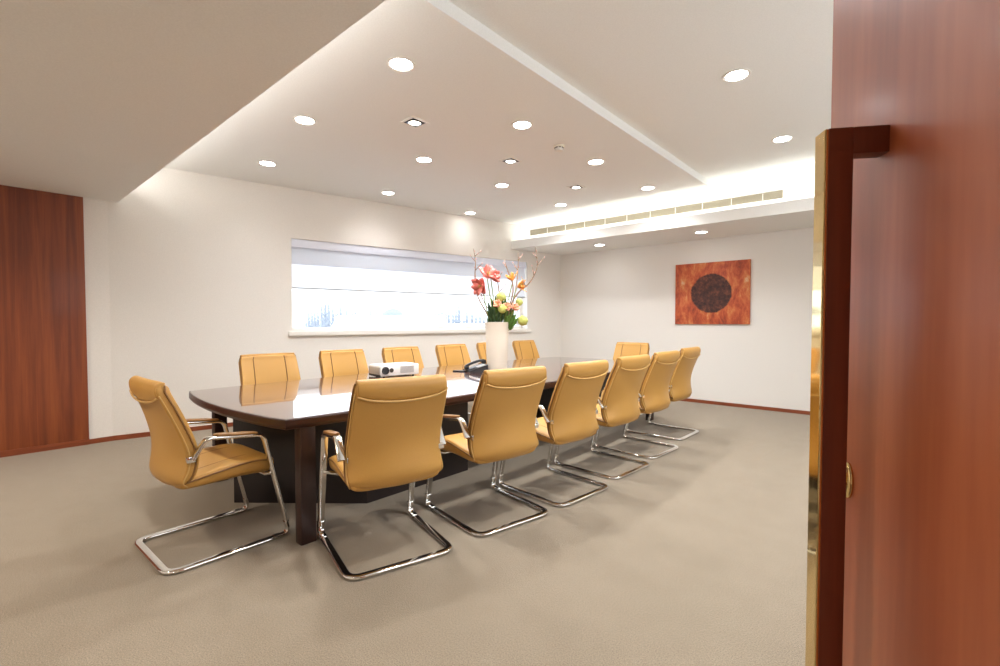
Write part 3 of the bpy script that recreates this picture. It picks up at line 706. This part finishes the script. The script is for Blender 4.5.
b.rings([[(-x_, y, z_) for x_, z_ in prof] for y in (-5.06, -4.98)]); b.build('gable_glazing', M['housedark'], e, auto=40)
def conifer():
    e = empty('conifer'); MB().tube([(0, 0, 0), (0, 0, 2.)], .16, 6).build('trunk', M['trunk'], e)
    mb = MB(); H_ = 8.; r0 = 1.15; L_ = 9
    for k in range(L_):
        z = .9+(H_-.9)*k/L_; R_ = r0*(1-k/L_)+.12; n = 14
        mb.rings([[(R_*(1 if q % 2 else .62)*math.cos(2*PI*q/n+k), R_*(1 if q % 2 else .62)*math.sin(2*PI*q/n+k), z+(-.15 if q % 2 else .1)) for q in range(n)],
                  [(.06*math.cos(2*PI*q/n+k), .06*math.sin(2*PI*q/n+k), z+(H_-.9)/L_*1.35) for q in range(n)]])
    mb.build('crown', M['tree'], e, auto=30); return e
cf = conifer(); first = True
tr = [(309,99,.86),(315,97,.9),(325,99,.97),(336,98,.92),(341,100,.9),(347,98,.88),(353,99,.88),(359,98,.87),(365,99,.88),(371,99,.86),(377,98,.86),(383,99,.86),(411,99,.84),(417,97,.84),(423,98,.85),(429,97,.86),(439,99,.92),(446,98,.95),(456,99,.97),(467,98,.92),(476,99,.9),(484,98,.88),(306,90,.80),(312,92,.83),(318,88,.86),(322,104,1.05),(326,86,.9),(329,97,1.05),(333,88,.9),(338,90,.86),(344,95,.85),(350,92,.86),(356,96,.84),(362,90,.82),(368,95,.86),(374,92,.83),(380,96,.84),(407,96,.82),(436,90,.82),(442,94,.88),(449,88,.92),(453,94,.85),(459,90,1.0),(464,94,.88),(472,90,.86),(480,95,.84),(488,92,.86),(500,94,.88),(512,92,.84),(521,95,.86)]
tr = [(px, 84+(k*2 % 5)*4.6, s_*(84+(k*2 % 5)*4.6)/94) for k, (px, d_, s_) in enumerate(sorted(tr))]
for k, (px, d_, s_) in enumerate(tr):
    o = cf if k == 0 else copy_tree(cf)
    c, h = hd_pt(px, d_); o.location = (c.x, c.y, GZ); o.scale = (s_, s_, s_*1.2); o.rotation_euler = (0, 0, k*1.3)
    tag(o, 'pale haze-tinted conifer in the distant tree line outside the window', 'tree', 'conifers in the tree line outside')

# ------------------------------------------------------------------ light
w = bpy.data.worlds.new('winter_sky'); S.world = w; w.use_nodes = True; t = w.node_tree
bg = t.nodes['Background']; bg.inputs[0].default_value = (.96, .98, 1., 1); bg.inputs[1].default_value = 3.6
def lamp(name, kind, loc, energy, col, rot=(0, 0, 0), **kw):
    d = bpy.data.lights.new(name, kind); d.energy = energy; d.color = col
    for k, v in kw.items(): setattr(d, k, v)
    o = bpy.data.objects.new(name, d); COL.objects.link(o); o.location = loc; o.rotation_euler = rot; return o
WARM = (.97, .985, 1.)
for k, (x, y, z) in enumerate(spots):
    lamp('downlight_beam', 'SPOT', (x, y, z-.02), ((3 if y > 5 else 16) if x < -5 else (70 if y < 5 else 40) if x > -1.5 else 58 if y < 5 else 46) if z > 2.6 else (5 if y > 2 else 60), WARM if y > 1.2 else (1., .9, .78), spot_size=math.radians(140 if x < -5 else 152), spot_blend=.9, shadow_soft_size=.07)
for y in (2.635, 3.94, 5.25):
    lamp('spot_beam', 'SPOT', (-3.29, y, ZC-.03), 40, WARM, spot_size=math.radians(70), spot_blend=.8, shadow_soft_size=.045)
lamp('cove_strip', 'AREA', (-1.95, 6.52, 2.66), 9, (1., .98, .93), (math.radians(150), 0, 0), shape='RECTANGLE', size=6.6, size_y=.04)
lamp('soffit_cove_strip', 'AREA', (-4.1, 1.19, 2.72), 6, (1., .97, .92), (math.radians(142), 0, 0), shape='RECTANGLE', size=4.4, size_y=.05)
lamp('cove_strip_upper', 'AREA', (-1.6, 6.2, 3.2), 48, (1., .98, .93), (math.radians(100), 0, 0), shape='RECTANGLE', size=5.8, size_y=.06)
po = lamp('window_portal', 'AREA', WM @ V3(((WX0+WX1)/2, .29, (WZ0+WZ1)/2)), 1, (1, 1, 1), shape='RECTANGLE', size=WX1-WX0, size_y=WZ1-WZ0)
po.data.cycles.is_portal = True
po2 = lamp('side_window_portal', 'AREA', (XR+.26, 3.3, 1.925), 1, (1, 1, 1), (0, math.radians(90), 0), shape='RECTANGLE', size=1.05, size_y=4.); po2.data.cycles.is_portal = True
dz = nv; po.rotation_euler = (-nv).to_track_quat('Z', 'Y').to_euler()

# ------------------------------------------------------------------ camera
cd = bpy.data.cameras.new('camera'); cam = bpy.data.objects.new('camera', cd); COL.objects.link(cam); S.camera = cam
cam.location = (0, 0, 1.28); cam.rotation_euler = (math.radians(90-1.68), 0, math.radians(41.184))
cd.sensor_fit = 'HORIZONTAL'; cd.sensor_width = 36.; cd.lens = 472.61/1000*36; cd.shift_y = .00237; cd.clip_start = .02; cd.clip_end = 600
S.view_settings.view_transform = 'Standard'; S.view_settings.look = 'None'; S.view_settings.gamma = 1; S.view_settings.use_curve_mapping = False
S.view_settings.exposure = 1.08
S.cycles.use_denoising = True; S.cycles.max_bounces = 10; S.cycles.diffuse_bounces = 6; S.cycles.glossy_bounces = 5; S.cycles.transparent_max_bounces = 12
S.cycles.sample_clamp_indirect = 6.; S.cycles.caustics_reflective = False; S.cycles.caustics_refractive = False
bpy.context.view_layer.update()
